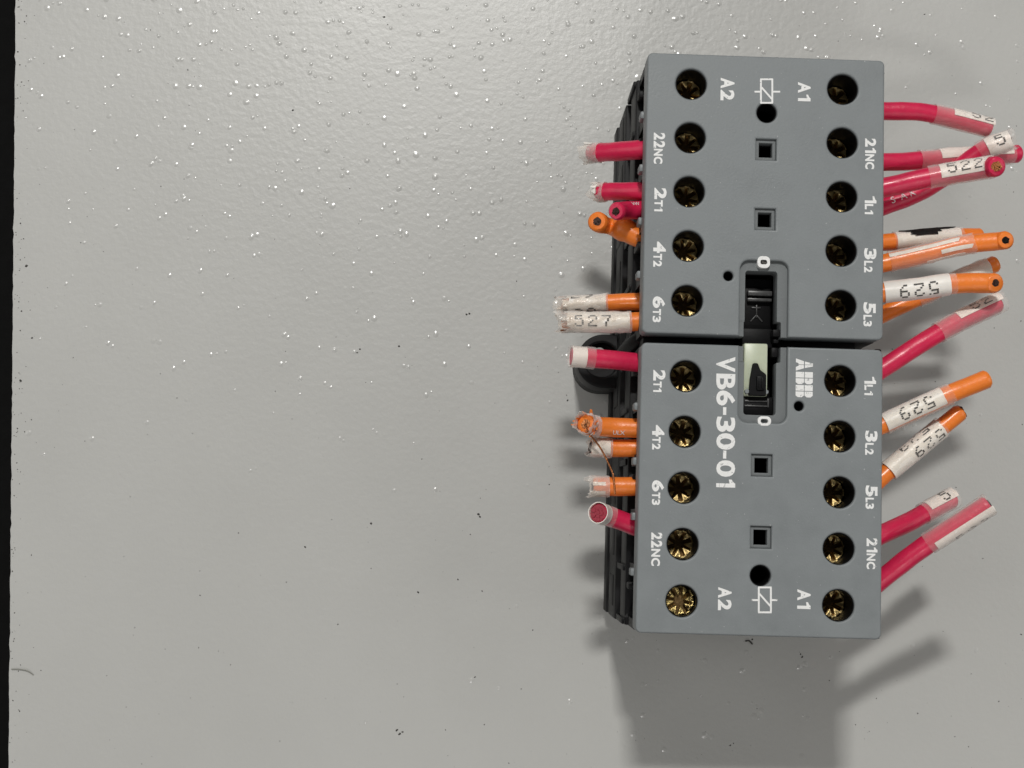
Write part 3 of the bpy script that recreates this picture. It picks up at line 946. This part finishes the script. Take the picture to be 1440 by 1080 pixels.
wire('orange', 'orange wire at terminal 4T2 with creased white sleeve, under the copper strand', [(930, 630, 37), (897, 630, 37), (860, 630, 37), (831, 628, 37.5)], 1.52, [(LB, 858, 832, -60, 95, 0.14, 0.2, 1), ('clear', 861, 831, 0.24, 0.6, 0.5, 0.3)], core='darkcore', core_r=0.7)
torn(wire('orange', 'single orange wire at terminal 6T3 with a short crumpled clear and white end', [(930, 684, 38), (897, 684, 38), (860, 684, 38), (834, 684, 38)], 1.62, [(LB, 850, 834, -60, -28, 0.12, 0.4, 1), (LB, 850, 836, 5, 25, 0.12, 0.3, 1), ('clear', 858, 834, 0.24, 0.9, 0.6, 0.4)], core='darkcore'), 0.15, 14, 1.4, M['crump'], 0.3)
wire('red', 'red wire at terminal 22NC with white collar and split red tip facing up', [(930, 752, 37), (895, 740, 37.5), (868, 730, 38), (850, 724, 39), (842, 721, 41)], 1.66, [(LB, 851, 842, 0, 360, 0.18, 0.3), ('clear', 862, 850, 0.1, 0.1, 0, 0.08)], core='darkred', core_r=0.85)
# side with L terminals
wire('red', 'outermost red wire below A1 with white strip printed 52 in clear sleeve', [(1205, 154, 39), (1243, 156, 39), (1290, 157, 39), (1330, 164, 38.5), (1393, 180, 38)], 1.58, [(LB, 1338, 1394, 5, 100, 0.17, 0.1), ('dots', 1375, 42, 0.17, '52', 1.6), ('clear', 1312, 1394, 0.28, 0.15, 0.1, 0.12)], core='darkcore', core_r=0.44)
wire('red', 'red wire at 21NC with white label, bare red tip reaching furthest out', [(1205, 228, 37), (1243, 228, 37), (1290, 226, 36.5), (1350, 221, 36), (1434, 216, 35)], 1.6, [(LB, 1321, 1421, -10, 160, 0.17), ('clear', 1292, 1422, 0.28, 0.1, 0, 0.08)], core='darkcore')
wire('red', 'red wire at 1L1 on top of its neighbours, label 522, cut end up', [(1205, 272, 40), (1243, 264, 40.5), (1300, 251, 42), (1360, 240, 43.5), (1392, 235, 45), (1401, 234, 47.2)], 1.72, [(LB, 1322, 1394, -25, 82, 0.16), ('dots', 1358, 24, 0.16, '522', 2.1), ('clear', 1307, 1395, 0.28, 0.1, 0, 0.08)], core='copper', core_r=0.5)
wire('red', 'red wire with white lettering along its insulation crossing under two others, label printed 5', [(1195, 306, 33), (1243, 290, 33.5), (1297, 268, 35), (1350, 234, 37.5), (1385, 210, 39.5), (1420, 197, 40.5)], 1.6, [('font', 1270, 10, 'S  A K', 1.25), (LB, 1388, 1419, -70, 110, 0.18), ('dots', 1404, 15, 0.18, '5', 2.2), ('clear', 1378, 1420, 0.3, 0.5, 0.8, 0.2)], core='darkcore')
wire('orange', 'orange wire at 3L2 with black smear on its white label', [(1205, 342, 36), (1243, 341, 36), (1300, 336, 36), (1345, 333, 36), (1380, 333, 35.5)], 1.5, [(LB, 1260, 1347, -90, 150, 0.12), ('clear', 1257, 1350, 0.24, 0.2, 0, 0.15), ('smear', 1268, 1334, 52, 110, 0.34, 0.4, 1), ('smear', 1279, 1312, 14, 60, 0.36, 0.5, 1), ('smear', 1288, 1318, 32, 75, 0.38, 0.5, 1)], core='darkcore')
wire('orange', 'orange wire at 3L2 in long wrinkled clear sleeve, black speck at its cut end', [(1205, 376, 38), (1243, 370, 38.5), (1300, 357, 39.5), (1350, 345, 40.5), (1404, 339, 41.2), (1414, 338, 42.8)], 1.58, [(LB, 1250, 1344, 22, 48, 0.12, 0.3, 1), (LB, 1322, 1362, -32, -8, 0.12, 0.3, 1), (LB, 1300, 1352, -78, -60, 0.12, 0.3, 1), ('clear', 1250, 1368, 0.26, 0.5, 0, 0.2)], core='smear', core_r=0.4)  # the narrow white strips are painted glossy streaks on the clear sleeve
wire('orange', 'orange wire at 5L3 emerging behind the thick one, blank white label, short tip', [(1200, 464, 33), (1243, 441, 33.5), (1300, 415, 34.5), (1350, 392, 35), (1402, 370, 35)], 1.5, [(LB, 1318, 1388, -90, 100, 0.14), ('clear', 1290, 1390, 0.25, 0.3, 0, 0.15)], core='darkcore', core_r=0.44)
wire('orange', 'thick orange wire at 5L3 with white label printed 529 nearest the camera', [(1205, 416, 41), (1243, 411, 41.5), (1290, 406, 42.5), (1340, 399, 43), (1390, 398, 43.5), (1400, 398, 44.6)], 1.72, [(LB, 1244, 1333, 0, 360, 0.16), ('dots', 1291, -14, 0.16, '529', 2.4, 0.04, 1), ('clear', 1330, 1342, 0.1, 0.1, 0, 0.04)], core='darkcore', core_r=0.38)
wire('red', 'red wire at 1L1 of the lettered unit, label 52 in clear tube', [(1200, 544, 39), (1243, 517, 39), (1300, 480, 39), (1350, 451, 38.5), (1405, 425, 38)], 1.62, [(LB, 1347, 1404, 10, 110, 0.18, 0.3), ('dots', 1380, 48, 0.18, '52', 1.7), ('clear', 1320, 1405, 0.3, 0.15, 0.7, 0.12)], core='darkcore')
wire('orange', 'orange wire at 3L2 of the lettered unit, label 529 and long tip', [(1205, 613, 41), (1243, 596, 41), (1300, 570, 41.5), (1340, 552, 42), (1390, 532, 42)], 1.58, [(LB, 1244, 1325, -45, 100, 0.2), ('dots', 1286, 10, 0.2, '529', 2.4, 0.04, 1), ('clear', 1244, 1338, 0.3, 0.2, 0, 0.1)], core=None)
wire('orange', 'orange wire at 5L3 of the lettered unit, folded label 529, charred end', [(1205, 703, 38), (1243, 668, 38), (1280, 637, 38), (1320, 604, 38), (1352, 578, 38)], 1.5, [(LB, 1250, 1323, -95, 120, 0.3), ('dots', 1300, -18, 0.3, '529', 2.0, 0.08, 1), ('dots', 1292, 62, 0.3, '529', 1.8, 0.2, 1), ('clear', 1250, 1326, 0.4, 0.1, 0, 0.1)], core='darkcore', core_r=0.85)
wire('red', 'short red wire at 21NC of the lettered unit, label marked 5 on clear tube', [(1200, 770, 37), (1243, 750, 36), (1280, 733, 34), (1310, 716, 32.5), (1340, 700, 31)], 1.66, [(LB, 1303, 1342, 5, 110, 0.18, 0.2), ('dots', 1328, 45, 0.18, '5', 2.2), ('clear', 1298, 1342, 0.3, 0.2, 0.3, 0.1)], core='darkcore')
wire('red', 'last red wire of the lettered unit near A1, clear tube with white strip 522', [(1205, 843, 37.5), (1243, 812, 39), (1290, 775, 41), (1340, 742, 43), (1391, 709, 44.7)], 1.66, [(LB, 1313, 1388, -105, -5, 0.18, 0.6), ('dots', 1358, -72, 0.18, '522', 1.8, 0.25), ('clear', 1306, 1388, 0.3, 0.3, 0.5, 0.12)], core='darkcore')

# loose copper strand and lint
def fibre(name, label, cat, pts, r, m):
    P = [at(*p) for p in pts]
    pa = Path(P, 0.25)
    t = sweep(pa, 0, pa.L, lambda s, th: r, seg=8, step=0.2)
    o = obj(name, t, m, None, 60)
    o['label'], o['category'] = label, cat
    return o
fibre('copper_strand', 'thin bent copper strand lying across the orange wires at 4T2 and 6T3', 'wire strand', [(823, 596, 43.8), (829, 610, 42.5), (845, 631, 40.5), (860, 661, 40.2), (863, 672, 40.2), (865, 695, 40.1)], 0.16, M['copper'])
fibre('lint_fibre', 'pale lint fibre sticking out over the dark edge of the plate', 'fibre', [(16, 941, 0.15), (27, 941, 0.3), (38, 943, 0.3), (47, 949, 0.12)], 0.09, M['fibre'])
fibre('lint_fibre', 'tiny dark fibre on the plate in the shadow of the contactor', 'fibre', [(1048, 902, 0.12), (1053, 901, 0.2), (1058, 906, 0.12)], 0.13, M['speck'])
